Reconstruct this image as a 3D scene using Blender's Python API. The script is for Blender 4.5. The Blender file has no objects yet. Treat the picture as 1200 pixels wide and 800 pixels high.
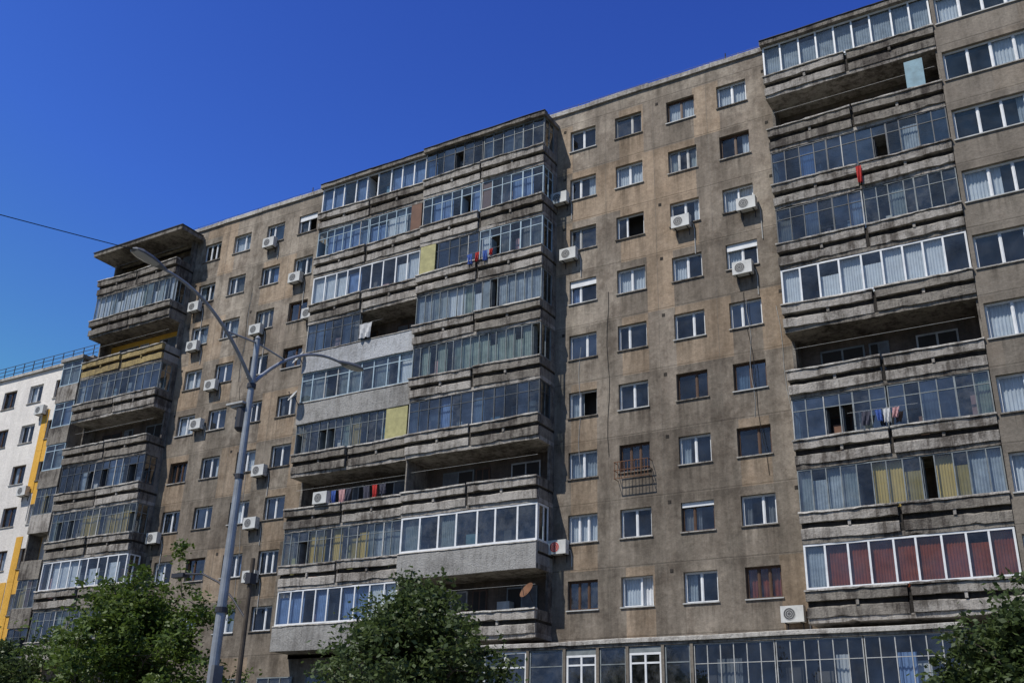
import bpy, math, random
import numpy as np
from mathutils import Vector, Matrix
random.seed(7); R=random.random
def U(a,b): return a+(b-a)*random.random()
scene=bpy.context.scene

# ------------------------------------------------------------ materials
MATS={}
class NT:
    def __init__(s,name):
        s.m=bpy.data.materials.new(name); s.m.use_nodes=True
        s.t=s.m.node_tree; s.t.nodes.clear(); s.out=s.t.nodes.new('ShaderNodeOutputMaterial')
        s.tc=None
    def n(s,typ,ins=None,**kw):
        nd=s.t.nodes.new(typ)
        for k,v in kw.items(): setattr(nd,k,v)
        if ins:
            for k,v in ins.items(): s.put(nd.inputs[k],v)
        return nd
    def put(s,sock,v):
        if isinstance(v,bpy.types.NodeSocket): s.t.links.new(v,sock)
        else: sock.default_value=v
    def pos(s):
        if not s.tc: s.tc=s.n('ShaderNodeTexCoord')
        return s.tc.outputs['Object']
    def noise(s,scale,detail=5,vec=None,map3=None,rough=.55,off=(0,0,0)):
        v=vec or s.pos()
        if map3 or off!=(0,0,0):
            v=s.n('ShaderNodeMapping',{'Vector':v,'Scale':map3 or (1,1,1),'Location':off}).outputs[0]
        return s.n('ShaderNodeTexNoise',{'Vector':v,'Scale':scale,'Detail':detail,'Roughness':rough}).outputs['Fac']
    def math(s,op,a,b=0.0,clamp=False):
        nd=s.n('ShaderNodeMath',{0:a,1:b},operation=op); nd.use_clamp=clamp; return nd.outputs[0]
    def rng(s,v,a,b,c=0.,d=1.):
        return s.n('ShaderNodeMapRange',{0:v,1:a,2:b,3:c,4:d}).outputs[0]
    def mix(s,f,a,b,bt='MIX'):
        nd=s.n('ShaderNodeMix',data_type='RGBA',blend_type=bt)
        s.put(nd.inputs[0],f); 
        s.put(nd.inputs[6],a if not isinstance(a,tuple) else (*a,1)); s.put(nd.inputs[7],b if not isinstance(b,tuple) else (*b,1))
        return nd.outputs[2]
    def done(s,col,rough=.85,spec=.3,metal=0.,bump=None,bd=.02,bs=.5,trans=None):
        p=s.n('ShaderNodeBsdfPrincipled')
        s.put(p.inputs['Base Color'],col if not isinstance(col,tuple) else (*col,1))
        s.put(p.inputs['Roughness'],rough); p.inputs['Specular IOR Level'].default_value=spec; p.inputs['Metallic'].default_value=metal
        if bump is not None:
            b=s.n('ShaderNodeBump',{'Height':bump,'Strength':bs,'Distance':bd}); s.t.links.new(b.outputs[0],p.inputs['Normal'])
        o=p.outputs[0]
        if trans:
            tr=s.n('ShaderNodeBsdfTranslucent'); s.put(tr.inputs[0],col if not isinstance(col,tuple) else (*col,1))
            mx=s.n('ShaderNodeMixShader',{0:trans}); s.t.links.new(o,mx.inputs[1]); s.t.links.new(tr.outputs[0],mx.inputs[2]); o=mx.outputs[0]
        s.t.links.new(o,s.out.inputs[0]); MATS[s.m.name]=s.m; return s.m

def wallmat(name,c1,c2,c3,joint=True,patch=.5,streaks=1.):
    s=NT(name)
    big=s.noise(.16,9,rough=.65); mid=s.noise(.8,9,rough=.72,off=(5,3,1)); streak=s.noise(1.0,8,map3=(1.3,1,.16),rough=.68,off=(2,0,7)); gr=s.noise(9,6,rough=.7)
    fine=s.noise(3.2,8,rough=.75,off=(1,8,3))
    col=s.mix(s.rng(big,.42,.58),c1,c2)
    col=s.mix(s.math('MULTIPLY',s.rng(mid,.48,.62),.75*min(1,streaks)),col,c3)
    sep=s.n('ShaderNodeSeparateXYZ',{0:s.pos()})
    fx=s.math('FLOOR',s.math('DIVIDE',s.math('ADD',sep.outputs[0],80.45),1.253)); z=s.math('DIVIDE',s.math('SUBTRACT',sep.outputs[2],7.28),2.75)
    fz=s.math('FLOOR',z)
    cv=s.n('ShaderNodeCombineXYZ',{0:fx,1:fz,2:0.0}); wn=s.n('ShaderNodeTexWhiteNoise',{0:cv.outputs[0]}).outputs[0]
    cv2=s.n('ShaderNodeCombineXYZ',{0:fz,1:3.3,2:0.0}); wn2=s.n('ShaderNodeTexWhiteNoise',{0:cv2.outputs[0]}).outputs[0]
    tone=s.math('ADD',s.rng(wn,0,1,1-.24*patch*2,1+.14*patch*2),s.rng(wn2,0,1,-.07*patch,.07*patch))
    tone=s.math('MULTIPLY',tone,s.rng(streak,.40,.64,1.16,1.16-.50*streaks))
    tone=s.math('MULTIPLY',tone,s.rng(gr,.3,.7,.84,1.14))
    tone=s.math('MULTIPLY',tone,s.rng(fine,.35,.66,1.1,1.1-.28*streaks))
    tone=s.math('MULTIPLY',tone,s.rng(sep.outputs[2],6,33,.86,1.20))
    if joint:
        fr=s.math('FRACT',z); e=s.math('ABSOLUTE',s.math('SUBTRACT',fr,s.rng(mid,.3,.7,.020,.030)))
        d=s.math('LESS_THAN',e,s.rng(fine,.4,.65,.012,.002))
        tone=s.math('MULTIPLY',tone,s.math('SUBTRACT',1.0,s.math('MULTIPLY',d,.35)))
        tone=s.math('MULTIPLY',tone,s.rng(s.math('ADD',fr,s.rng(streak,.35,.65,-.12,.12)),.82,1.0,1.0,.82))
        # run-off stains below the window sills
        ev=s.math('LESS_THAN',s.math('MODULO',fx,2.0),.5)
        run=s.noise(1.0,6,map3=(5.5,1,.25),rough=.6,off=(7,1,3))
        sm=s.math('MULTIPLY',s.math('MULTIPLY',s.rng(fr,.06,.43,0,1),s.math('LESS_THAN',fr,.435)),s.math('MULTIPLY',ev,s.rng(run,.46,.62,0,.42)))
        tone=s.math('MULTIPLY',tone,s.math('SUBTRACT',1.0,sm))
    col=s.mix(s.math('MULTIPLY',s.math('GREATER_THAN',wn,.70),.5*patch*2),col,(c1[0]*.90,c1[1]*.74,c1[2]*.58))
    col=s.mix(1.0,col,s.n('ShaderNodeCombineColor',{0:tone,1:tone,2:tone}).outputs[0],'MULTIPLY')
    s.done(col,.94,.12,bump=s.math('ADD',gr,s.math('MULTIPLY',mid,2)),bd=.035,bs=.6)
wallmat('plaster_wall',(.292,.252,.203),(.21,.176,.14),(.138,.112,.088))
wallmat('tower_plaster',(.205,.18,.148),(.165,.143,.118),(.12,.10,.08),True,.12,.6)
wallmat('cream_render',(.58,.55,.50),(.52,.49,.45),(.46,.43,.40),False,.03,.3)
wallmat('ochre_render',(.55,.31,.06),(.50,.28,.05),(.45,.25,.05),False,.03,.3)
wallmat('back_wall',(.14,.115,.095),(.11,.09,.075),(.07,.06,.05),False,.2)  # colours darkened to stand in for occlusion shade inside the balconies

def concrete(name,lt,dk,amt=1.):
    s=NT(name)
    a=s.noise(1.1,9,rough=.75); st=s.noise(1,8,map3=(4.0,4.0,.5),rough=.72,off=(3,1,2)); g=s.noise(14,6,rough=.75); h=s.noise(.3,3,off=(9,9,9))
    f=s.math('ADD',s.rng(a,.44,.60,0,.6*amt),s.rng(st,.47,.60,0,.6*amt),True)
    f=s.math('ADD',f,s.rng(h,.4,.62,-.25,.30),True)
    col=s.mix(f,lt,dk); col=s.mix(s.rng(g,.52,.70,0,.6),col,tuple(x*.5 for x in dk))
    col=s.mix(s.rng(s.noise(5,7,rough=.8,off=(4,4,4)),.60,.70,0,.6),col,tuple(min(.55,x*1.25) for x in lt))
    s.done(col,.93,.15,bump=s.math('ADD',g,a),bd=.06,bs=.9)
concrete('parapet_concrete',(.40,.37,.33),(.11,.096,.082))
concrete('parapet_dark',(.26,.235,.20),(.07,.06,.052))
concrete('parapet_plain',(.34,.33,.31),(.18,.172,.16),.8)
concrete('parapet_painted',(.46,.47,.48),(.27,.27,.27),.7)
concrete('coping',(.48,.455,.41),(.17,.15,.13),.8)
concrete('parapet_ochre',(.38,.29,.13),(.15,.115,.065),.8)
concrete('groove_dark',(.06,.052,.044),(.028,.025,.022))

def plain(name,c,rough=.6,spec=.3,metal=0.,var=.15,trans=None):
    s=NT(name); n=s.noise(2.5,6,rough=.7)
    col=s.mix(s.rng(n,.35,.65),c,tuple(x*(1-var) for x in c)); s.done(col,rough,spec,metal,trans=trans)
plain('frame_white',(.72,.73,.73),.4,var=.2); plain('frame_offwhite',(.46,.46,.44),.5,var=.4)
plain('frame_brown',(.10,.055,.032),.5,var=.3); plain('frame_dark',(.09,.098,.105),.45,var=.4)
plain('frame_blue',(.36,.46,.52),.5,var=.3); plain('frame_grey',(.22,.245,.25),.5,var=.45)
plain('curtain_white',(.76,.78,.80),.9,var=.18,trans=.2); plain('curtain_lace',(.47,.52,.56),.9,var=.4,trans=.25)
plain('curtain_blue',(.25,.37,.62),.9,var=.35,trans=.25); plain('curtain_green',(.40,.47,.40),.9,var=.4,trans=.25)
plain('curtain_yellow',(.62,.45,.14),.9,trans=.25); plain('curtain_red',(.27,.060,.020),.9,var=.35,trans=.15)
plain('curtain_grey',(.20,.21,.22),.9,var=.4,trans=.2)
plain('panel_yellow',(.40,.37,.17),.6,var=.35); plain('panel_blue',(.17,.30,.36),.5,var=.35); plain('panel_brown',(.15,.075,.045),.6,var=.3)
plain('interior_dark',(.04,.036,.032),.9); plain('interior_mid',(.10,.09,.08),.9)  # interior_dark also carries painted shade: base deepened behind openings
plain('ac_white',(.58,.58,.55),.45,var=.25); plain('ac_grille',(.09,.09,.09),.5); plain('metal_dark',(.05,.05,.055),.5,metal=.3)
plain('galvanised',(.32,.34,.355),.5,metal=.4,var=.35); plain('lamp_shell',(.15,.155,.16),.4,var=.3); plain('lamp_lens',(.42,.42,.39),.25)
plain('roof_felt',(.06,.06,.06),.9); plain('rust',(.17,.08,.04),.8,var=.4)
plain('cloth_red',(.42,.035,.03),.9); plain('cloth_blue',(.05,.10,.32),.9); plain('cloth_white',(.6,.6,.6),.9,trans=.2); plain('cloth_teal',(.08,.22,.24),.9); plain('cloth_dark',(.05,.05,.07),.9); plain('cloth_pink',(.42,.24,.24),.9)
plain('bark',(.10,.08,.06),.95,var=.5); plain('rubber',(.02,.02,.02),.7)
def glass(name,tint,base,rough=.02):
    s=NT(name); fr=s.n('ShaderNodeLayerWeight',{'Blend':.5}).outputs['Facing']; n=s.noise(.9,3); dirt=s.noise(2.2,7,rough=.7,off=(3,3,3))
    f=s.math('ADD',s.math('MULTIPLY',s.math('POWER',fr,4.0),.5),s.rng(n,.3,.7,base*.6,base*1.4),True)
    t=s.n('ShaderNodeBsdfTransparent'); t.inputs[0].default_value=(*tint,1)
    b=s.n('ShaderNodeBump',{'Height':n,'Strength':.35,'Distance':.03})
    g=s.n('ShaderNodeBsdfGlossy',{'Roughness':rough,'Color':(1,.98,.95,1)}); s.t.links.new(b.outputs[0],g.inputs['Normal'])
    mx=s.n('ShaderNodeMixShader',{0:f}); s.t.links.new(t.outputs[0],mx.inputs[1]); s.t.links.new(g.outputs[0],mx.inputs[2])
    df=s.n('ShaderNodeBsdfDiffuse'); df.inputs[0].default_value=(.30,.31,.31,1)
    m2=s.n('ShaderNodeMixShader',{0:s.rng(dirt,.42,.75,.01,.20 if 'dust' in name else .07)}); s.t.links.new(mx.outputs[0],m2.inputs[1]); s.t.links.new(df.outputs[0],m2.inputs[2])
    s.t.links.new(m2.outputs[0],s.out.inputs[0]); MATS[name]=s.m
glass('window_glass',(.80,.85,.88),.085); glass('dusty_glass',(.60,.66,.67),.11,.10); glass('blue_glass',(.42,.52,.62),.16,.03)
def leafmat(name,c1,c2):
    s=NT(name); n=s.noise(1.4,4); n2=s.noise(25,2)
    col=s.mix(s.rng(n,.4,.6),c1,c2); col=s.mix(s.rng(n2,.35,.65,0,.6),col,tuple(x*.5 for x in c1)); s.done(col,.5,.4,trans=.4)
leafmat('leaf_green',(.075,.125,.02),(.135,.19,.035)); leafmat('leaf_dark',(.06,.092,.028),(.10,.14,.04))
s=NT('asphalt'); g=s.noise(40,5); b=s.noise(.3,6); s.done(s.mix(b,(.045,.045,.047),(.07,.068,.065)),.9,.2,bump=g,bd=.005)
s=NT('paving'); br=s.n('ShaderNodeTexBrick',{'Vector':s.pos(),'Scale':2.0,'Color1':(.28,.27,.25,1),'Color2':(.22,.21,.2,1),'Mortar':(.12,.12,.11,1)}); s.done(br.outputs[0],.9,.2)
s=NT('kerb_stone'); s.done(s.mix(s.noise(3),(.35,.34,.32),(.25,.24,.23)),.9)
s=NT('grass_soil'); s.done(s.mix(s.noise(.8,8),(.05,.08,.02),(.12,.10,.06)),.95,.1,bump=s.noise(12),bd=.05)
plain('road_paint',(.7,.7,.68),.7,var=.3)

# ------------------------------------------------------------ mesh builder
class MB:
    def __init__(s,name): s.name=name; s.v=[]; s.f=[]; s.mi=[]; s.ms=[]
    def mid(s,m):
        if m not in s.ms: s.ms.append(m)
        return s.ms.index(m)
    def poly(s,ps,m):
        i=len(s.v); s.v+=[tuple(p) for p in ps]; s.f.append(tuple(range(i,i+len(ps)))); s.mi.append(s.mid(m))
    def box(s,x0,x1,y0,y1,z0,z1,m,j=0.):
        i=len(s.v)
        for x in (x0,x1):
            for y in (y0,y1):
                for z in (z0,z1): s.v.append((x+U(-j,j),y+U(-j,j),z+U(-j,j)))
        for q in ((0,1,3,2),(4,6,7,5),(0,4,5,1),(2,3,7,6),(0,2,6,4),(1,5,7,3)):
            s.f.append(tuple(i+k for k in q)); s.mi.append(s.mid(m))
    def rbox(s,x0,x1,y0,y1,z0,z1,m,j=.012,step=.3,tilt=0.,chip=.06,yaw=0.):
        """long box along X with irregular, worn edges"""
        n=max(2,int((x1-x0)/step)); i=len(s.v); mm=s.mid(m); ph=U(0,9)
        for k in range(n+1):
            x=x0+(x1-x0)*k/n; e=(0<k<n)
            dz=tilt*(k/n-.5)+.01*math.sin(k*.5+ph); dy=yaw*(k/n-.5)
            ring=[(y0,z0),(y1,z0),(y1,z1),(y0+.025,z1),(y0,z1-.025)]
            if R()<chip and e: ring=[(y0,z0+U(0,.06)),(y1,z0),(y1,z1),(y0+U(.03,.06),z1-U(0,.02)),(y0,z1-U(.04,.1))]
            for qi,(y,z) in enumerate(ring): s.v.append((x+(U(-.06,.06) if e else 0),y+U(-j,j)*(1 if e else .3)+(dy if qi not in (1,2) else 0),z+dz+U(-j,j)))
        for k in range(n):
            a=i+5*k; b=a+5
            for q in range(5):
                r=(q+1)%5; s.f.append((a+q,b+q,b+r,a+r)); s.mi.append(mm)
        s.f.append(tuple(i+q for q in range(5))); s.mi.append(mm)
        a=i+5*n; s.f.append(tuple(a+4-q for q in range(5))); s.mi.append(mm)
    def tube(s,pts,rad,m,n=8):
        i=len(s.v); mm=s.mid(m); P=[Vector(p) for p in pts]
        for k,p in enumerate(P):
            d=(P[min(k+1,len(P)-1)]-P[max(k-1,0)]).normalized()
            a=d.cross(Vector((0,0,1)) if abs(d.z)<.95 else Vector((1,0,0))).normalized(); b=d.cross(a)
            r=rad[k] if hasattr(rad,'__len__') else rad
            for q in range(n):
                t=2*math.pi*q/n; s.v.append(tuple(p+(a*math.cos(t)+b*math.sin(t))*r))
        for k in range(len(P)-1):
            for q in range(n):
                r=(q+1)%n; a=i+k*n; s.f.append((a+q,a+r,a+n+r,a+n+q)); s.mi.append(mm)
        s.f.append(tuple(i+q for q in range(n))); s.mi.append(mm); a=i+(len(P)-1)*n
        s.f.append(tuple(a+q for q in range(n-1,-1,-1))); s.mi.append(mm)
    def curtain(s,x0,x1,y,z0,z1,m,amp=.03,per=.13):
        n=max(3,int((x1-x0)/per*4)); i=len(s.v); mm=s.mid(m); ph=U(0,6)
        for k in range(n+1):
            x=x0+(x1-x0)*k/n; a=amp*math.sin(x/per*6.283+ph+.9*math.sin(x*5))
            s.v.append((x,y+a,z0)); s.v.append((x+.0,y+a*.6,z1))
        for k in range(n):
            a=i+2*k; s.f.append((a,a+2,a+3,a+1)); s.mi.append(mm)
    def make(s,parent=None,smooth=False,loc=None):
        me=bpy.data.meshes.new(s.name); me.from_pydata(s.v,[],s.f); 
        for m in s.ms: me.materials.append(MATS[m])
        me.polygons.foreach_set('material_index',s.mi)
        if smooth: me.polygons.foreach_set('use_smooth',[True]*len(s.f))
        me.update(); o=bpy.data.objects.new(s.name,me); scene.collection.objects.link(o)
        if parent: o.parent=parent
        if loc: o.location=loc
        return o
def empty(name):
    e=bpy.data.objects.new(name,None); scene.collection.objects.link(e); return e

# ------------------------------------------------------------ building constants
W=38.5; H=2.75
def F(k): return 7.5+H*(9-k)      # floor level of storey k (1 = top)
def ZC(k): return F(k)+1.57
TOP=33.05
walls=MB('walls'); wins=MB('windows'); glz=MB('glazing'); cur=MB('curtains'); bal=MB('balconies'); enc=MB('balcony_enclosures'); roof=MB('roof')

def pane(x0,x1,y,z0,z1,gm):
    a=U(-.008,.008); b=U(-.008,.008)
    glz.poly([(x0,y+a,z0),(x1,y+b,z0),(x1,y-a,z1),(x0,y-b,z1)],gm)

def window(wb,cx,zc,w,h,y,nx=2,fm='frame_white',cm=None,gm='window_glass',depth=.7,sill=True,wm='plaster_wall',shutter=False,openp=False,split=None,full=False):
    x0,x1,z0,z1=cx-w/2,cx+w/2,zc-h/2,zc+h/2; yr=y+.15
    wb.poly([(x0,y,z0),(x0,y,z1),(x0,yr+.08,z1),(x0,yr+.08,z0)],wm); wb.poly([(x1,y,z0),(x1,yr+.08,z0),(x1,yr+.08,z1),(x1,y,z1)],wm)
    wb.poly([(x0,y,z0),(x0,yr+.08,z0),(x1,yr+.08,z0),(x1,y,z0)],wm); wb.poly([(x0,y,z1),(x1,y,z1),(x1,yr+.08,z1),(x0,yr+.08,z1)],wm)
    t=.052
    B=lambda a,b,c,d,yy0=yr,yy1=yr+.07: wins.box(a,b,yy0,yy1,c,d,fm)
    B(x0,x1,z0,z0+t); B(x0,x1,z1-t,z1); B(x0,x0+t,z0+t,z1-t); B(x1-t,x1,z0+t,z1-t)
    xs=[x0+t+(x1-x0-2*t)*i/nx for i in range(nx+1)]
    if split and nx==2: xs[1]=x0+t+(x1-x0-2*t)*split
    for i in range(1,nx): B(xs[i]-.028,xs[i]+.028,z0+t,z1-t,yr-.01,yr+.068)
    for i in range(nx):
        if openp and i==nx-1: 
            wins.box(xs[i+1]-.07,xs[i+1]-.03,yr+.08,yr+.5,z0+t,z1-t,fm); continue
        a=xs[i]+(.028 if i else 0)+.001; b=xs[i+1]-(.028 if i<nx-1 else 0)-.001
        st=.028
        wins.box(a,b,yr+.004,yr+.055,z0+t+.001,z0+t+st,fm); wins.box(a,b,yr+.004,yr+.055,z1-t-st,z1-t-.001,fm)
        wins.box(a,a+st,yr+.006,yr+.053,z0+t+st,z1-t-st,fm); wins.box(b-st,b,yr+.006,yr+.053,z0+t+st,z1-t-st,fm)
        pane(a,b,yr+.03,z0+t,z1-t,gm)
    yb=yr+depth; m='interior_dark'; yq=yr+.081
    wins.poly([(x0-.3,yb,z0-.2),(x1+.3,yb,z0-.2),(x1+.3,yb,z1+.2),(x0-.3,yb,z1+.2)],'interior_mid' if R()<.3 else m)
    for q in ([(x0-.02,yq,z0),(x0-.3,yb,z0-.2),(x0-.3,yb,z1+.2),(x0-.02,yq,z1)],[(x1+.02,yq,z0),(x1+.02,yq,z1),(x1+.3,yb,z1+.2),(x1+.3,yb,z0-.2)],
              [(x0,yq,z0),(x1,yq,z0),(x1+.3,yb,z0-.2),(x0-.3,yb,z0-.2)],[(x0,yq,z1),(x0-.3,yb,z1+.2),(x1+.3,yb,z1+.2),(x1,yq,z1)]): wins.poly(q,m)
    if cm:
        r=R(); yy=yr+.16
        if r<.35 or full: cur.curtain(x0+.02,x1-.02,yy,z0,z1,cm)
        elif r<.6: cur.curtain(x0+.02,x0+w*U(.25,.55),yy,z0,z1,cm)
        elif r<.8: cur.curtain(x1-w*U(.25,.55),x1-.02,yy,z0,z1,cm)
        else:
            cur.curtain(x0+.02,x0+w*.25,yy,z0,z1,cm); cur.curtain(x1-w*.28,x1-.02,yy,z0,z1,cm)
    if shutter: 
        k=U(.15,.35); wins.box(x0+.02,x1-.02,yr-.07,yr-.012,z1-h*k,z1-.002,'frame_white')
    if sill: wins.box(x0-.05,x1+.05,y-.06,y+.14,z0-.035,z0+.012,random.choice(['frame_offwhite','coping','parapet_dark','coping']))

def wall_panel(x0,x1,zlo,zhi,y,cols,wins_spec,w,h,wm='plaster_wall'):
    def strip(a,b,c,d):
        if b-a>1e-4 and d-c>1e-4: walls.poly([(a,y,c),(b,y,c),(b,y,d),(a,y,d)],wm)
    px=x0
    for ci,cx in enumerate(cols):
        strip(px,cx-w/2,zlo,zhi); pz=zlo
        for k in range(9,0,-1):
            zc=ZC(k); strip(cx-w/2,cx+w/2,pz,zc-h/2); pz=zc+h/2
            window(walls,cx,zc,w,h,y,wm=wm,**wins_spec(k,ci))
        strip(cx-w/2,cx+w/2,pz,zhi); px=cx+w/2
    strip(px,x1,zlo,zhi)

CR=['curtain_white','curtain_lace','curtain_lace','curtain_grey','curtain_white','curtain_blue','curtain_white']
def spec(k,ci):
    r=R()
    d=dict(nx=2 if R()<.9 else 3,fm='frame_white',cm=random.choice(CR) if R()<.58 else None,split=random.choice([.5,.5,.36,.62]))
    if r<.13: d.update(fm='frame_brown')
    elif r<.22: d.update(fm='frame_offwhite',gm='dusty_glass')
    if R()<.04: d.update(shutter=True)
    if R()<.10: d.update(openp=True)
    if d['cm'] is None and R()<.5: d['gm']='blue_glass'
    return d
def spec_right(k,ci):
    d=spec(k,ci)
    if (k,ci) in ((6,2),(7,1),(9,0),(7,3)): d.update(fm='frame_brown',cm=None)
    if (k,ci)==(6,3): d.update(fm='frame_brown',cm='curtain_lace')
    if (k,ci)==(9,3): d.update(cm='curtain_red',nx=3,full=True)
    if (k,ci)==(4,3): d.update(shutter=True,fm='frame_white')
    return d
LC=[-44.8,-42.37,-39.75,-37.3]; RC=[-19.74,-17.32,-14.66,-12.19]
ZL=7.1
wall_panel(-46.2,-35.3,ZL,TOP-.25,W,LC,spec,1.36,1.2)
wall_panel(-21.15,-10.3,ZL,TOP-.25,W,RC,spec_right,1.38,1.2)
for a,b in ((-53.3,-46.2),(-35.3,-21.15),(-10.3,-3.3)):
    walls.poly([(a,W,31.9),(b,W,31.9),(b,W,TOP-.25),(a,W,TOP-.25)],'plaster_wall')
for base in (-46.2,-21.15):
    for dx in (2.62,5.1,7.75):
        walls.box(base+dx-.009,base+dx+.009,W-.006,W+.02,ZL,TOP-.3,'tower_plaster')
    for k in range(1,10):
        for dx in (.35,5.25,10.4):
            if R()<.6: walls.box(base+dx,base+dx+.14,W-.012,W+.03,ZC(k)+.62,ZC(k)+.76,'groove_dark')
for base,n_ in ((-46.2,4),(-21.15,5)):
    for i in range(n_):
        x=base+random.choice([1.3,2.7,3.9,5.2,6.4,7.8,9.0,10.3])+U(-.15,.15); z1=U(16,32.5); z0=z1-U(3,9); pts=[]
        for q in range(10): pts.append((x+.06*math.sin(q*1.3+i)+(.5*q/9 if i%3==0 else 0),W-.02,z1+(z0-z1)*q/9))
        walls.tube(pts,.010,'rubber' if i%2 else 'frame_offwhite',4)
xx=-53.4
while xx<12.2:
    L=min(3.1,12.2-xx); roof.rbox(xx+.01,xx+L-.01,W-.10,W+.25,TOP-.25,TOP+U(-.01,.02),'coping',.006,.5); xx+=L
roof.box(-53.3,12.2,W+.26,52,TOP-.3,TOP-.05,'roof_felt')
walls.box(-53.3,12.2,40.2,52,0,TOP-.35,'plaster_wall')
walls.poly([(-53.3,W,0),(-53.3,40.2,0),(-53.3,40.2,TOP-.3),(-53.3,W,TOP-.3)],'plaster_wall')
for x,y,hh in ((-27,39.4,.5),(-25.9,39.3,.7),(-40,40.5,.6),(-15,39.6,.5),(-30.5,39.1,.35),(-7,39.4,.5)):
    roof.box(x,x+U(.25,.6),y,y+.4,TOP-.05,TOP+hh*.6,'roof_felt'); 
for x in (-28.3,-26.2,-12.5,-37.7): roof.tube([(x,39,TOP-.05),(x,39,TOP+.75)],.03,'metal_dark',6)
for i in range(40): 
    x=-53+i*1.65; roof.box(x,x+.03,W-.02,W+.01,TOP,TOP+.12,'metal_dark')
roof.box(-53.3,12.2,W-.012,W+.002,TOP+.121,TOP+.133,'metal_dark')

# ------------------------------------------------------------ balcony units
STY={ # frame, bar, pane width, transom, curtains, prob, glass, open-prob
 'W':('frame_white',.070,.78,0,['curtain_white','curtain_lace','curtain_white','curtain_blue','curtain_white'],.82,'window_glass',.02),
 'X':('frame_white',.085,1.0,0,['curtain_lace','curtain_grey'],.2,'dusty_glass',.0),
 'B':('frame_blue',.045,.58,.28,['curtain_blue','curtain_lace','curtain_white','curtain_grey'],.8,'window_glass',.07),
 'D':('frame_dark',.04,.58,.3,['curtain_grey','curtain_lace','curtain_blue'],.25,'blue_glass',.10),
 'E':('frame_grey',.035,.5,.3,['curtain_grey','curtain_lace','curtain_green','curtain_yellow'],.4,'dusty_glass',.07),
 'G':('frame_grey',.035,.48,0,['curtain_green','curtain_lace','curtain_green','curtain_white'],.94,'window_glass',.03),
 'L':('frame_blue',.06,.8,.25,['curtain_lace','curtain_blue','curtain_white'],.8,'dusty_glass',.04),
 'Y':('frame_grey',.04,.54,.0,['curtain_yellow','curtain_lace','curtain_grey','curtain_yellow','curtain_green'],.8,'window_glass',.10),
 'R':('frame_white',.07,.78,0,['curtain_red','curtain_red','curtain_red','curtain_lace'],.97,'window_glass',.0),
 'T':('frame_grey',.04,.62,.3,['curtain_green','curtain_grey','curtain_lace'],.5,'blue_glass',.07),
}
YB=38.95
def glaze_line(p0,p1,z0,z1,st,side=False):
    fm,t,pw,tr,cs,cp,gm,op=STY[st]
    L=abs(p1[0]-p0[0]) if not side else abs(p1[1]-p0[1])
    n=2 if side else max(2,round(L/pw)); y=p0[1]
    def bx(a,b,c,d,dd=.0,f2=None):
        if not side: enc.box(a,b,y-.01+dd,y+.05-dd,c,d,f2 or fm)
        else: enc.box(p0[0]-.05+dd,p0[0]-dd,a,b,c,d,fm)
    s0=p0[0] if not side else p0[1]; s1=s0+L
    bx(s0,s1,z0,z0+t); bx(s0,s1,z1-t,z1)
    zt=z1-(z1-z0)*tr if tr else None
    ed=[s0+L*i/n for i in range(n+1)]
    for i in range(1,n): ed[i]+=U(-.06,.06)
    for i,e in enumerate(ed):
        k=1.6 if (i%4==0 and tr) else 1; a=e-t*k/2; b=e+t*k/2
        if i==0: a=s0; b=s0+t
        if i==n: a=s1-t; b=s1
        bx(a,b,z0+t,z1-t,.004,'frame_offwhite' if (tr and R()<.12) else None)
    if zt: bx(s0+t,s1-t,zt-t*.4,zt+t*.4,.008)
    cm=random.choice(cs)
    for i in range(n):
        a,b=ed[i],ed[i+1]
        if R()<.3: cm=random.choice(cs)
        if R()<op and not side:
            if zt: pane(a+.02,b-.02,y+.02,zt,z1-t,gm)
            enc.box(a+.03,a+.06,y+.06,y+.06+(b-a)*.8,z0+t,(zt or z1)-t,fm); continue
        g2=gm
        if st not in 'WXR': g2=random.choice([gm,gm,'dusty_glass','window_glass'])
        if side:
            glz.poly([(p0[0]-.025,a,z0+t),(p0[0]-.025,b,z0+t),(p0[0]-.025,b,z1-t),(p0[0]-.025,a,z1-t)],gm); continue
        pane(a+.02,b-.02,y+.02,z0+t,z1-t,g2)
        if R()<.04 and st not in 'RWX': enc.box(a+.03,b-.03,y+.025,y+.04,z0+t,z1-t,random.choice(['panel_blue','panel_yellow','panel_brown','frame_offwhite','frame_grey']))
        if R()<cp:
            zz=z1-.02 if R()<.75 else z1-U(.2,.6); cur.curtain(a+.005,b-.005,y+.14+U(0,.05),z0-.1,zz,cm,.02,.10)

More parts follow.
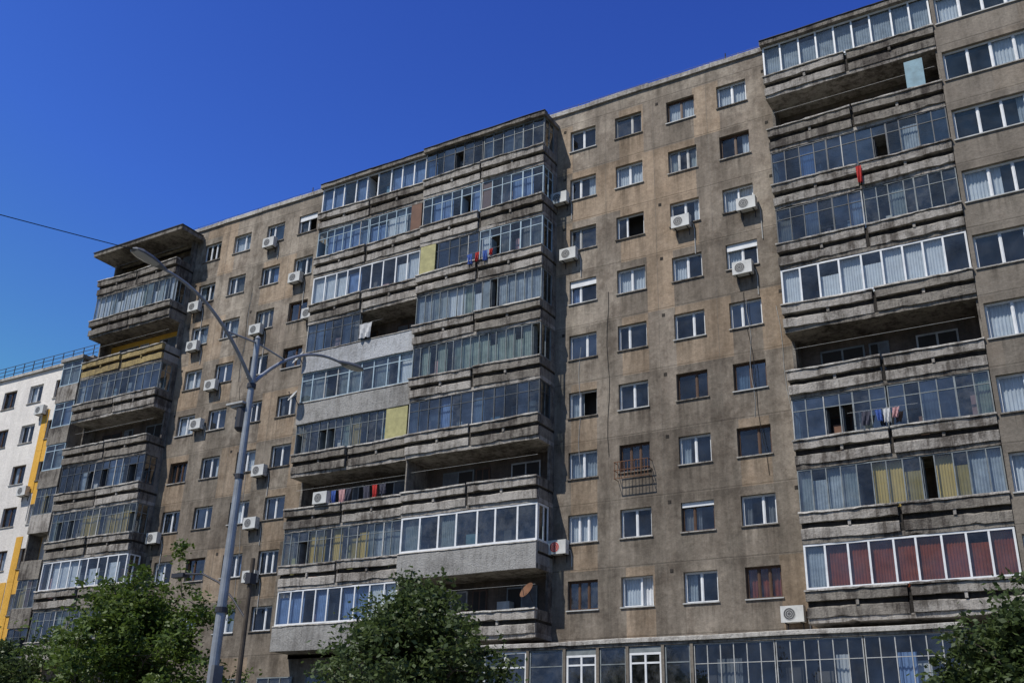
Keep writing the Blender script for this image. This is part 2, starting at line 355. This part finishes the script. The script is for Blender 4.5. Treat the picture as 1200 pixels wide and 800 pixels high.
def parapet(x0,x1,Yf,z,kind,ends):
    xm=(x0+x1)/2
    bal.rbox(x0,x1,Yf-.03,YB+.3,z-.2,z-.005,'parapet_concrete' if R()<.6 else 'parapet_dark',.008)
    if kind in 'rod':
        m={'r':'parapet_concrete','o':'parapet_ochre','d':'parapet_dark'}[kind]
        for a,b in ((x0,xm-.07),(xm+.07,x1)):
            sh=U(-.03,.03); tl=U(-.05,.05); yw=U(-.10,.10); m2=m if (R()<.75 or kind=='o') else 'parapet_dark'
            bal.rbox(a,b,Yf-.10+sh,Yf+.05,z-.03,z+.34,m2,.014,.28,tl,.1,yw)
            bal.box(a+.03,b-.03,Yf+.0,Yf+.045,z+.36,z+.52,'groove_dark')
            bal.rbox(a,b,Yf-.17+sh,Yf+.05,z+.53,z+.86,m2,.014,.28,tl,.1,yw)
            bal.rbox(a-.03,b+.03,Yf-.22+sh,Yf+.07,z+.87,z+.945,'coping' if R()<.75 else m,.012,.28,tl,.12,yw)
        bal.box(xm-.055,xm+.055,Yf-.04,Yf+.04,z,z+.82,'groove_dark')
        for q in (.25,.75):
            bal.box(x0+(x1-x0)*q-.05,x0+(x1-x0)*q+.05,Yf-.12,Yf-.005,z+.345,z+.535,m)
    else:
        m='parapet_plain' if kind=='f' else 'parapet_painted'
        bal.rbox(x0,x1,Yf-.10,Yf+.05,z-.21,z+.88,m,.006,.5,0,.01)
        bal.rbox(x0-.01,x1+.01,Yf-.13,Yf+.07,z+.881,z+.93,'coping',.004)
    for e in ends:
        xa,xb=(x1-.12,x1-.002) if e>0 else (x0+.002,x0+.12)
        m='parapet_dark' if kind in 'rd' else 'parapet_plain'
        bal.box(xa,xb,Yf+.072,W+.02,z,z+.40,m,.004); bal.box(xa+.03,xb-.03,Yf+.073,W,z+.4,z+.52,'groove_dark'); bal.box(xa,xb+.02,Yf+.072,W+.02,z+.52,z+.92,m,.004)

def unit(x0,x1,Yf,states,paras,ends=()):
    xm=(x0+x1)/2
    for k in range(1,10):
        z=F(k); st=states[k-1]; pk=paras[k-1]
        parapet(x0,x1,Yf,z,pk,ends)
        zt=z+H-.21
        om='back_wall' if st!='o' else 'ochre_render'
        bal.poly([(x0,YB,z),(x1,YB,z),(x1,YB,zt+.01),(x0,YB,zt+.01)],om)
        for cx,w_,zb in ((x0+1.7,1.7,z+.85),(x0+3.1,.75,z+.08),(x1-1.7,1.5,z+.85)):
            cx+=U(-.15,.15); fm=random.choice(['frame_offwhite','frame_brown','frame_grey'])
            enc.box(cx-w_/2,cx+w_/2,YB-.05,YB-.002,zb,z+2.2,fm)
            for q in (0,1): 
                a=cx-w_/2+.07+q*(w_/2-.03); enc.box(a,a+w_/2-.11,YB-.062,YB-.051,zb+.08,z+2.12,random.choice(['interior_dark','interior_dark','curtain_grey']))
        for xx in (x0,x1):
            end=(xx==x0 and -1 in ends) or (xx==x1 and 1 in ends)
            if not end: 
                xa=xx if xx==x0 else xx-.07
                bal.box(xa,xa+.07,Yf+.075,YB,z,zt,'parapet_dark' if R()<.7 else 'parapet_plain')
            else:
                xa=xx if xx==x0 else xx-.12
                bal.box(xa,xa+.12,W-.35,YB,z+.93,zt,'parapet_dark')
        halves=[(x0,x1,st)] if len(st)==1 else [(x0,xm,st[0]),(xm+.01,x1,st[1])]
        for a,b,c in halves:
            if c not in STY: continue
            glaze_line((a+.02,Yf+.0),(b-.02,Yf+.0),z+.95,zt,c)
            for e in ends:
                if (e>0 and b==x1) or (e<0 and a==x0):
                    xs=x1-.02 if e>0 else x0+.07
                    glaze_line((xs,Yf+.08),(xs,W-.36),z+.95,zt,c,True)
            for _ in range(int((b-a)/1.4)):
                u=U(a+.2,b-.7); bal.box(u,u+U(.2,.6),Yf+.4,Yf+.8,z,z+U(1.2,2.0),random.choice(['interior_mid','panel_brown','frame_offwhite','curtain_grey','panel_blue','panel_yellow','cloth_pink','cloth_dark']))
        if st in 'Oo':
            for _ in range(3):
                a=U(x0+.3,x1-.9); bal.box(a,a+U(.3,.8),YB-.5,YB-.1,z,z+U(.9,1.6),random.choice(['interior_mid','panel_brown','frame_offwhite']))
            enc.box(x0+.2,x1-.2,Yf+.25,Yf+.258,z+1.95,z+1.958,'frame_offwhite')
    z=F(1)+H-.2
    roof.rbox(x0-.05,x1+(.1 if 1 in ends else .05),Yf-.2,W+.3,z+.0,z+.22,'parapet_dark',.008)
    roof.rbox(x0-.05,x1+(.1 if 1 in ends else .05),Yf-.24,Yf+.1,z+.222,z+.27,'roof_felt',.006)

Y1=37.3
unit(-53.25,-46.2,Y1,['O','G','o','T','O','D','E','W','E'],'ddordrrrr',(-1,1))
unit(-35.3,-28.25,Y1+.05,['W','BB','W','DO','L','EE','O','E','W'],'rrrpfrrrf',(-1,))
unit(-28.2,-21.15,Y1-.12,['DT','BB','DB','G','G','D','O','X','O'],'rrrrrrrfr',(1,))
unit(-10.3,-3.32,Y1,['W','O','D','DE','W','O','TT','Y','R'],'rrrrrrrrr',(-1,))
enc.box(-28.1,-27.2,Y1-.19,Y1-.135,F(3)+.96,F(3)+2.5,'panel_yellow'); enc.box(-29.0,-28.35,Y1-.02,Y1+.035,F(2)+.96,F(2)+2.5,'panel_brown')
enc.box(-29.6,-28.35,Y1-.02,Y1+.035,F(6)+.96,F(6)+2.5,'panel_yellow'); enc.box(-4.6,-3.9,Y1-.08,Y1-.02,F(2)+.96,F(2)+2.3,'panel_blue')
roof.box(-53.6,-45.7,36.7,W,32.05,32.3,'parapet_dark'); roof.box(-53.65,-45.65,36.65,W-.12,32.305,32.36,'roof_felt')

# ------------------------------------------------------------ solid bay at the right
YT=37.22
def spec_t(k,ci): return dict(nx=4,fm='frame_white',cm=random.choice(['curtain_white','curtain_lace','curtain_white','curtain_lace']) if R()<.95 else None,sill=True)
wall_panel(-3.3,12.2,0,TOP-.27,YT,[-1.43,3.0,7.4],spec_t,3.45,1.38,'tower_plaster')
walls.poly([(-3.3,YT,0),(-3.3,YT,TOP-.27),(-3.3,40.2,TOP-.27),(-3.3,40.2,0)],'tower_plaster')
walls.poly([(12.2,YT,0),(12.2,40.2,0),(12.2,40.2,TOP-.27),(12.2,YT,TOP-.27)],'tower_plaster')
roof.rbox(-3.4,12.3,YT-.1,W-.11,TOP-.265,TOP-.02,'coping',.006)

# ------------------------------------------------------------ lower storeys
def flat_win(x0,x1,z0,z1,y,n,fm,gm='dusty_glass',tr=None,back=.8,t=.05):
    wins.box(x0,x1,y,y+.06,z0,z0+t,fm); wins.box(x0,x1,y,y+.06,z1-t,z1,fm)
    for i in range(n+1):
        x=x0+(x1-x0-t)*i/n; wins.box(x,x+t,y+.003,y+.057,z0+t,z1-t,fm)
        if i<n: pane(x+t,x+(x1-x0-t)/n,y+.03,z0+t,z1-t,gm)
    if tr: wins.box(x0+t,x1-t,y+.006,y+.054,tr,tr+t*.8,fm)
walls.poly([(-46.2,W,0),(-10.3,W,0),(-10.3,W,ZL),(-46.2,W,ZL)],'plaster_wall')
for a,b in ((-53.3,-46.2),(-10.3,-3.3)): walls.poly([(a,W,0),(b,W,0),(b,W,7.3),(a,W,7.3)],'plaster_wall')
for x in range(-52,-24,3):
    walls.box(x,x+2.2,W-.03,W-.004,4.4,6.3,'interior_dark'); flat_win(x,x+2.2,4.4,6.3,W-.1,3,'frame_grey',tr=5.7)
for x in range(-52,12,4):
    yy=W if x<-4 else YT
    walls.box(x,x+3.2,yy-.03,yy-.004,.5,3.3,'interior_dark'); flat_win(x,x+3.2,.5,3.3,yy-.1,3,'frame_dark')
G0,G1,GY=-23.3,-5.3,36.8
walls.rbox(G0-.1,G1+.1,GY-.12,W-.005,6.86,7.02,'coping',.006,.5)
walls.box(G0-.1,G1+.1,GY-.05,GY+.3,6.74,6.858,'parapet_dark')
walls.box(G0,G1,GY+.0,W-.006,3.9,4.1,'parapet_plain')
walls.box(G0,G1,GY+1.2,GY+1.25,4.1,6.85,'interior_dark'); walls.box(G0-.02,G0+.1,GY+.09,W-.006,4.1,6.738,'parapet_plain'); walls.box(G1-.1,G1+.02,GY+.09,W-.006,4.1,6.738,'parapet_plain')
x=G0
for w_,fm,n in ((2.0,'frame_white',2),(1.5,'frame_grey',1),(1.3,'frame_white',2),(1.1,'frame_grey',1),(1.3,'frame_white',2),(1.0,'frame_grey',1)):
    lo=4.8 if n==2 and w_>1.5 else 4.1
    flat_win(x,x+w_-.02,lo,6.73 if w_!=1.3 else 6.5,GY,n,fm,tr=6.1,t=.08 if fm=='frame_white' else .05)
    if lo>4.1: walls.box(x,x+w_,GY-.03,GY+.08,4.1,4.79,'parapet_plain')
    if w_==1.3: walls.box(x,x+w_-.02,GY+.0,GY+.05,6.505,6.73,'frame_grey')
    x+=w_
    walls.box(x-.018,x+.10,GY-.05,GY+.1,4.1,6.735,'tower_plaster'); x+=.12
while x<G1-.3:
    w_=min(3.0,G1-x); flat_win(x,x+w_-.04,4.1,6.73,GY,max(2,int(w_/.50)),'frame_offwhite','window_glass',tr=6.02,t=.032); x+=w_
for i in range(14):
    a=U(G0+.5,G1-1); walls.box(a,a+U(.3,1),GY+.5,GY+.9,4.1,U(5,6.0),random.choice(['interior_dark','panel_brown','interior_mid','frame_offwhite','cloth_dark']))
for a,b,m in ((-13.6,-12.7,'curtain_grey'),(-9.4,-9.0,'cloth_white'),(-7.4,-6.8,'curtain_blue')): cur.curtain(a,b,GY+.25,4.3,6.2,m)

bld=empty('apartment_building')
for mb in (walls,wins,glz,cur,bal,enc,roof): mb.make(bld)

g=MB('window_grille')
cx,zc=-17.32,ZC(7)
for i in range(11): 
    x=cx-.75+i*.15; g.box(x,x+.02,W-.42,W-.40,zc-.95,zc-.25,'rust')
for z in (-.95,-.6,-.25): g.box(cx-.77,cx+.79,W-.425,W-.395,zc+z,zc+z+.025,'rust'); g.box(cx-.77,cx-.745,W-.4,W,zc+z,zc+z+.02,'rust'); g.box(cx+.765,cx+.79,W-.4,W,zc+z,zc+z+.02,'rust')
g.make()

# ------------------------------------------------------------ air conditioners
def ac(x,z,y=W,fan='ac_grille',s=1.):
    m=MB('air_conditioner'); w,h,d=.42*s,.29*s,.30
    m.box(-w,w,-d-.1,-.1,-h,h,'ac_white')
    cx=-.10*s; r=.22*s
    n=20; m.poly([(cx+r*math.cos(6.283*i/n),-d-.104,r*math.sin(6.283*i/n)) for i in range(n)],fan)
    for rr in (.08,.15,.22):
        for i in range(n):
            a,b=6.283*i/n,6.283*(i+1)/n; r0=rr*s; r1=(rr-.012)*s
            m.poly([(cx+r0*math.cos(a),-d-.112,r0*math.sin(a)),(cx+r0*math.cos(b),-d-.112,r0*math.sin(b)),(cx+r1*math.cos(b),-d-.112,r1*math.sin(b)),(cx+r1*math.cos(a),-d-.112,r1*math.sin(a))],'ac_white')
    for q in (-.28,.28):
        m.box(q*s-.015,q*s+.015,-d-.05,0,-h-.04,-h-.005,'metal_dark'); m.box(q*s-.015,q*s+.015,-.03,0,-h-.3,-h-.04,'metal_dark')
    m.tube([(w,-.2,-h*.3),(w+.08,-.12,-h*.5),(w+.1,-.03,-h-.1),(w+.1,-.03,-h-U(.5,1.6))],.02,'frame_offwhite',6)
    return m.make(loc=(x,y,z))
for x,z in ((-20.85,ZC(3)+2.3),(-20.35,ZC(3)-.85),(-14.75,ZC(3)-.62),(-11.75,ZC(3)-.55),(-12.1,ZC(4)-.80),(-11.1,7.8),
            (-39.85,ZC(1)-.75),(-37.5,ZC(2)-.8),(-45.3,ZC(2)-.9),(-40.0,ZC(3)-.7),(-44.9,ZC(3)-.75),(-42.9,ZC(4)-.75),(-38.4,ZC(6)-.75),(-38.5,ZC(7)-.75),(-45.6,13.7),(-38.1,ZC(8)-.72),(-43.6,ZC(5)-.2),(-36.2,ZC(3)-.5)): ac(x,z)
ac(-20.75,11.05,fan='cloth_red')
ac(-33.0,F(7)+1.25,Y1+.1)

def dish(x,y,z,r,m='frame_offwhite'):
    d=MB('satellite_dish'); n=20; rings=[0,.4,.7,1.]
    nx=Vector((-.35,-.75,.5)).normalized(); a=nx.cross(Vector((0,0,1))).normalized(); b=nx.cross(a)
    for rr in rings:
        for i in range(n):
            t=6.283*i/n; p=(a*math.cos(t)+b*math.sin(t))*r*rr+nx*(.25*r*rr*rr); d.v.append(tuple(p))
    mm=d.mid(m)
    for k in range(len(rings)-1):
        for i in range(n):
            j=(i+1)%n; d.f.append((k*n+i,k*n+j,(k+1)*n+j,(k+1)*n+i)); d.mi.append(mm)
    d.tube([tuple(b*r*.9),tuple(nx*r*.9)],.012,'metal_dark',6); d.tube([tuple(nx*r*.8),tuple(nx*r*1.0)],.03,'metal_dark',6)
    d.tube([(0,0,0),tuple(-nx*.1),(0,.4,-.35)],.02,'metal_dark',6); d.make(loc=(x,y,z))
dish(-21.45,37.0,F(9)+1.6,.36,'rust'); dish(-35.5,37.2,ZC(4)-.9,.42); dish(-35.3,36.9,F(5)+1.2,.35); dish(-28.9,37.0,F(9)+1.2,.3)

def laundry(x,y,z,items):
    l=MB('hanging_laundry'); px=0
    for (w_,h_,m) in items:
        n=8; h_=h_*U(.8,1.15); sk=U(-.04,.04)
        for i in range(n):
            for j in range(3):
                f=lambda ii,jj:(px+w_*ii/n*(1-.06*jj)+sk*jj,.03*math.sin(ii*1.4+jj)*(jj+1)*.5,-h_*jj/3-(.03*math.sin(ii*2.+px) if jj==3 else 0)-.02*math.sin(ii/n*3.14*2)**2)
                l.poly([f(i,j),f(i+1,j),f(i+1,j+1),f(i,j+1)],m)
        px+=w_+U(.03,.22)
    l.tube([(-.5,0,0.01),(px+.5,0,.01)],.006,'frame_offwhite',5)
    l.make(loc=(x,y,z))
laundry(-25.2,Y1-.35,F(3)+1.3,[(.3,.5,'cloth_blue'),(.25,.5,'cloth_red'),(.3,.5,'cloth_blue'),(.22,.35,'cloth_red')])
laundry(-31.6,Y1-.2,F(4)+1.75,[(.8,.9,'cloth_white')])
laundry(-33.4,Y1+.3,F(7)+1.7,[(.4,.8,'cloth_dark'),(.3,.6,'cloth_blue'),(.4,.7,'cloth_pink'),(.35,.7,'cloth_dark')])
laundry(-30.9,Y1+.3,F(7)+1.7,[(.4,.8,'cloth_dark'),(.3,.6,'cloth_red'),(.4,.5,'cloth_dark')])
laundry(-7.7,Y1-.28,F(7)+1.6,[(.35,.5,'cloth_dark'),(.22,.4,'cloth_blue'),(.25,.5,'cloth_white'),(.25,.4,'cloth_pink')])
laundry(-6.9,Y1-.26,F(3)+.75,[(.22,.75,'cloth_red')])

# ------------------------------------------------------------ neighbouring block (cream + ochre)
walls=MB('walls'); wins=MB('windows'); glz=MB('glazing'); cur=MB('curtains'); nb=empty('apartment_building')
NY=38.9; NT_=26.1; NX0,NX1=-100,-54.6
cols=[-57.3,-59.9,-62.6,-65.2,-68,-70.6,-73.3,-76,-79,-82,-85,-88,-91,-94]
zs=[24.6-2.72*i for i in range(9)]
px=NX1; w_,h_=1.35,1.25
def seg(a,b,c,d,m): 
    if b>a and d>c: walls.poly([(a,NY,c),(b,NY,c),(b,NY,d),(a,NY,d)],m)
for ci,cx in enumerate(cols):
    seg(cx+w_/2,px,0,NT_,'cream_render'); pz=0
    for i,z in enumerate(reversed(zs)):
        o2='ochre_render' if (ci%3==0 and i!=5 and i!=8) or (ci%3==1 and i<4) else 'cream_render'
        seg(cx-w_/2,cx+w_/2,pz,z-h_/2,o2); pz=z+h_/2
        window(walls,cx,z,w_,h_,NY,wm='cream_render',fm=random.choice(['frame_white','frame_brown','frame_brown']),cm=random.choice(CR) if R()<.5 else None)
        if o2=='ochre_render':
            walls.box(cx-w_/2-.62,cx-w_/2-.001,NY-.03,NY+.1,z-h_/2-.74,z+h_/2+.74,'ochre_render'); walls.box(cx+w_/2+.001,cx+w_/2+.55,NY-.03,NY+.1,z-h_/2-.74,z+h_/2+.74,'ochre_render')
    seg(cx-w_/2,cx+w_/2,pz,NT_,'cream_render'); px=cx-w_/2
seg(NX0,px,0,NT_,'cream_render')
walls.box(NX0,NX1,40.6,53,0,NT_-.01,'cream_render'); walls.box(NX0,NX1+.1,NY-.15,53,NT_,NT_+.18,'coping')
walls.poly([(NX1,NY,0),(NX1,40.6,0),(NX1,40.6,NT_),(NX1,NY,NT_)],'cream_render')
rl=MB('roof_railing')
for i in range(46): rl.box(NX0+i,NX0+i+.04,NY+.1,NY+.14,NT_+.18,NT_+1.05,'metal_dark')
for z in (.5,.78,1.04): rl.box(NX0,NX1,NY+.105,NY+.135,NT_+z,NT_+z+.03,'metal_dark')
enc=MB('loggias'); bal=MB('balconies')
for i,z in enumerate(zs):
    bal.rbox(-56.2,-54.3,37.9,NY-.005,z-1.6,z-.5,'parapet_dark' if i%3 else 'parapet_concrete',.006)
    if i!=4: glaze_line((-56.15,37.95),(-54.35,37.95),z-.49,z+1.1,random.choice('DEEL'))
    bal.box(-56.22,-56.1,38.02,NY-.005,z-.49,z+1.11,'parapet_dark'); bal.box(-54.4,-54.3,38.02,NY-.005,z-.49,z+1.11,'parapet_dark')
bal.box(-56.3,-54.2,37.8,NY-.005,25.72,25.95,'parapet_plain')
for mb in (walls,wins,glz,cur,rl,enc,bal): mb.make(nb)
for x,z in ((-58.6,23.2),(-58.6,17.9),(-61.3,12.3)): ac(x,z,NY)

# ------------------------------------------------------------ street lamp
sl=MB('street_lamp'); LX,LY=-15.7,15.1
sl.tube([(0,0,0),(0,0,.5),(0,0,.52),(0,0,5),(0,0,10.55)],[.15,.15,.11,.095,.06],'galvanised',14)
for z in (2.4,4.7,7.4,9.4): sl.tube([(0,0,z),(0,0,z+.1)],.125 if z<6 else .095,'metal_dark',14)
sl.tube([(0,0,10.55),(0,0,10.62)],[.075,.02],'galvanised',12)
for sgn in (-1,1):
    pts=[]
    for i in range(13):
        t=i/12; pts.append((0,sgn*(.04+2.75*t),9.55+1.45*(1-(1-t)**2.2)))
    sl.tube(pts,[.042-.012*i/12 for i in range(13)],'galvanised',9)
    sl.tube([(0,sgn*.03,10.45),(0,sgn*.9,10.38)],.02,'galvanised',6)
    prof=[(2.68,.03,.03),(2.8,.06,.06),(2.95,.11,.08),(3.15,.15,.10),(3.38,.155,.095),(3.52,.11,.06),(3.58,.03,.02)]
    base=len(sl.v); n=12; ms=sl.mid('lamp_shell'); ml=sl.mid('lamp_lens')
    for (d,wd,ht) in prof:
        for q in range(n):
            t=6.283*q/n; zz=math.sin(t)*ht*(1.0 if math.sin(t)>0 else .55); sl.v.append((math.cos(t)*wd,sgn*d,11.0+(d-2.68)*.08+zz))
    for k in range(len(prof)-1):
        for q in range(n):
            r=(q+1)%n; a=base+k*n; sl.f.append((a+q,a+r,a+n+r,a+n+q)); sl.mi.append(ml if (2<=k<=4 and 7<=q<=10) else ms)
sl.box(-.40,-.1,-.12,.12,8.98,9.03,'frame_offwhite'); sl.box(-.5,-.02,-.18,.18,9.03,9.07,'frame_offwhite')
sl.tube([(-.16,0,8.95),(-.16,0,8.52),(-.16,0,8.46)],[.13,.13,.07],'metal_dark',12); sl.box(-.34,-.12,-.03,.03,8.75,8.8,'metal_dark')
sl.box(.06,.14,-.12,.12,3.2,3.7,'lamp_shell')
sl.make(loc=(LX,LY,0))
up=MB('utility_pole'); up.tube([(0,0,0),(0,0,6.5)],[.08,.05],'bark',10)
up.tube([(0,0,5.1),(-.5,0,5.6),(-1.0,0,6.0),(-1.6,0,6.25),(-2.3,0,6.3)],.025,'metal_dark',8); up.box(-2.6,-2.2,-.08,.08,6.22,6.32,'metal_dark'); up.box(-.08,.08,-.1,.1,5.9,6.15,'metal_dark')
up.make(loc=(-17.9,18,0))
up=MB('utility_pole'); up.tube([(0,0,0),(0,0,11.2)],[.14,.08],'galvanised',10); up.box(-.6,.6,-.04,.04,10.6,10.68,'galvanised'); up.make(loc=(-21.3,-1.2,0))
def wire(name,a,b,sag,r=.012):
    w=MB(name); A,B=Vector(a),Vector(b); pts=[]
    for i in range(25):
        t=i/24; p=A.lerp(B,t); p.z-=sag*4*t*(1-t); pts.append(tuple(p))
    w.tube(pts,r,'rubber',5); w.make()
wire('overhead_wire',(-15.7,11.75,11.12),(-21.3,-1.2,11.0),.15,.009)

# ------------------------------------------------------------ trees
def tree(x,y,h,cr,cz,ch,seed,leaf='leaf_green',dens=1.,ls=.15):
    rs=np.random.RandomState(seed); rnd=random.Random(seed)
    t=MB('trunk'); tips=[]
    th=cz-ch*.8
    t.tube([(0,0,0),(.05,.03,th*.5),(0,.08,th),(0.1,0,cz)],[.2,.16,.13,.07],'bark',9)
    nb_=14
    for i in range(nb_):
        az=i*2.4+rnd.uniform(-.3,.3); f=i/(nb_-1); z0=th+(cz-th)*f
        el=.15+1.2*f; L=cr*(.68+.45*rnd.random())*(1-.1*f)
        d=Vector((math.cos(az)*math.cos(el),math.sin(az)*math.cos(el),math.sin(el)*ch/cr))
        p0=Vector((0.05,0,z0)); p1=p0+d*L*.5+Vector((0,0,.15)); p2=p0+d*L
        t.tube([p0,p1,p2],[.07,.045,.015],'bark',6)
        for j in range(11):
            q=rnd.uniform(.25,1.); b0=p0.lerp(p2,q)
            dd=Vector((rnd.gauss(0,1),rnd.gauss(0,1),rnd.gauss(.35,.8))).normalized(); b1=b0+dd*rnd.uniform(.5,1.25)*cr/3.0
            t.tube([b0,b0.lerp(b1,.5)+Vector((0,0,.06)),b1],[.022,.014,.006],'bark',4)
            tips+= [b1,b0.lerp(b1,.55)]
            for kk in range(2):
                b2=b1+Vector((rnd.gauss(0,.3),rnd.gauss(0,.3),rnd.gauss(.15,.28)))*cr/3; t.tube([b1,b2],[.008,.004],'bark',3); tips.append(b2)
    P=[]
    for tp in tips:
        n=int(rs.uniform(12,60)*dens); sg=rs.uniform(.12,.34)
        P.append(np.array(tp)+rs.normal(0,1,(n,3))*sg*np.array([1,1,.65]))
    P=np.concatenate(P); N=len(P)
    a=rs.normal(0,1,(N,3)); a[:,2]*=.5; a/=np.linalg.norm(a,axis=1)[:,None]; b=rs.normal(0,1,(N,3)); b-=a*(a*b).sum(1)[:,None]; b/=np.linalg.norm(b,axis=1)[:,None]
    s_=(ls*rs.uniform(.6,1.3,N))[:,None]; 
    V=np.stack([P-a*s_*.5,P+b*s_*.29-a*s_*.05,P+a*s_*.55,P-b*s_*.29-a*s_*.05],1).reshape(-1,3)
    me=bpy.data.meshes.new('foliage'); me.from_pydata(V.tolist(),[],[(4*i,4*i+1,4*i+2,4*i+3) for i in range(N)]); me.materials.append(MATS[leaf]); me.update()
    root=empty('deciduous_tree'); root.location=(x,y,0)
    o=bpy.data.objects.new('foliage',me); scene.collection.objects.link(o); o.parent=root
    t.make(root)
tree(-35.8,30,9.9,4.0,6.3,3.3,1,'leaf_green',1.5,.20)
tree(-20.3,28,8.4,3.6,5.0,2.9,2,'leaf_dark',1.3,.185)
tree(-2.9,30,6.9,2.3,4.5,2.0,3,'leaf_dark',1.2,.18)
tree(-46.5,32,7.1,3.4,4.5,2.6,4,'leaf_dark',1.2,.2)
tree(-27.5,33,5.4,1.7,3.6,1.5,5,'leaf_green',.7,.17)

# ------------------------------------------------------------ ground, roads
def sheet(name,x0,x1,y0,y1,z,m,th=0.):
    b=MB(name)
    if th: b.box(x0,x1,y0,y1,z-th,z,m)
    else: b.poly([(x0,y0,z),(x1,y0,z),(x1,y1,z),(x0,y1,z)],m)
    return b.make()
sheet('ground',-2000,2000,-2000,2000,0,'grass_soil')
sheet('road',-300,300,3,13.8,.004,'asphalt'); sheet('road',-300,300,16.6,22,.004,'asphalt')
for (a,b) in ((-6,3),(13.8,16.6),(22,25.5),(33.5,38.4)): sheet('pavement',-300,300,a+.15 if a!=33.5 else a,b-.15 if b!=38.4 else b,.12,'paving',.13)
for y in (2.85,13.8,16.45,22.0): sheet('kerb',-300,300,y,y+.15,.13,'kerb_stone',.14)
mk=MB('road_markings')
for i in range(-40,40): mk.poly([(i*6,8.33,.008),(i*6+3,8.33,.008),(i*6+3,8.47,.008),(i*6,8.47,.008)],'road_paint')
mk.make()

# ------------------------------------------------------------ light
L=Vector((.42,1,-1.6)).normalized(); elev=math.asin(-L.z); rot=math.atan2(-L.x,-L.y)
sd=bpy.data.lights.new('sun','SUN'); sd.energy=5.0; sd.angle=math.radians(.5); sd.color=(1,.96,.90)
so=bpy.data.objects.new('sun',sd); so.rotation_euler=L.to_track_quat('-Z','Y').to_euler(); so.location=(0,0,60); scene.collection.objects.link(so)
w=bpy.data.worlds.new('World'); scene.world=w; w.use_nodes=True; t=w.node_tree; t.nodes.clear()
sky=t.nodes.new('ShaderNodeTexSky'); sky.sky_type='NISHITA'; sky.sun_disc=False; sky.sun_elevation=elev; sky.sun_rotation=rot%(2*math.pi)
sky.altitude=300; sky.air_density=1.0; sky.dust_density=.2; sky.ozone_density=4.0
bg=t.nodes.new('ShaderNodeBackground'); bg.inputs[1].default_value=.09; out=t.nodes.new('ShaderNodeOutputWorld')
sp=t.nodes.new('ShaderNodeSeparateColor'); cb=t.nodes.new('ShaderNodeCombineColor'); t.links.new(sky.outputs[0],sp.inputs[0])
def Mw(op,a,b):
    n=t.nodes.new('ShaderNodeMath'); n.operation=op; t.links.new(a,n.inputs[0]); n.inputs[1].default_value=b; return n.outputs[0]
for i,(g,k,mx) in enumerate(((2.0,6.2,.19),(2.2,8.6,.31),(1.55,3.8,.60))):
    v=Mw('MULTIPLY',sp.outputs[i],.09); v=Mw('POWER',v,g); v=Mw('MULTIPLY',v,k); v=Mw('MINIMUM',v,mx); v=Mw('MULTIPLY',v,1/.09); t.links.new(v,cb.inputs[i])
t.links.new(cb.outputs[0],bg.inputs[0]); t.links.new(bg.outputs[0],out.inputs[0])

# ------------------------------------------------------------ camera
cam=bpy.data.cameras.new('camera'); cam.sensor_width=36; cam.lens=36.84; cam.clip_end=6000; cam.clip_start=.1
co=bpy.data.objects.new('camera',cam); scene.collection.objects.link(co)
X=Vector((.8597,.1802,.4779)); Z=Vector((.0274,.918,-.3956)); X.normalize(); Z=(Z-X*Z.dot(X)).normalized(); Y=Z.cross(X)
M=Matrix((X,Y,Z)).to_4x4(); M.translation=Vector((0,0,1.6)); co.matrix_world=M
scene.camera=co
scene.view_settings.view_transform='Standard'; scene.view_settings.look='None'; scene.view_settings.exposure=0
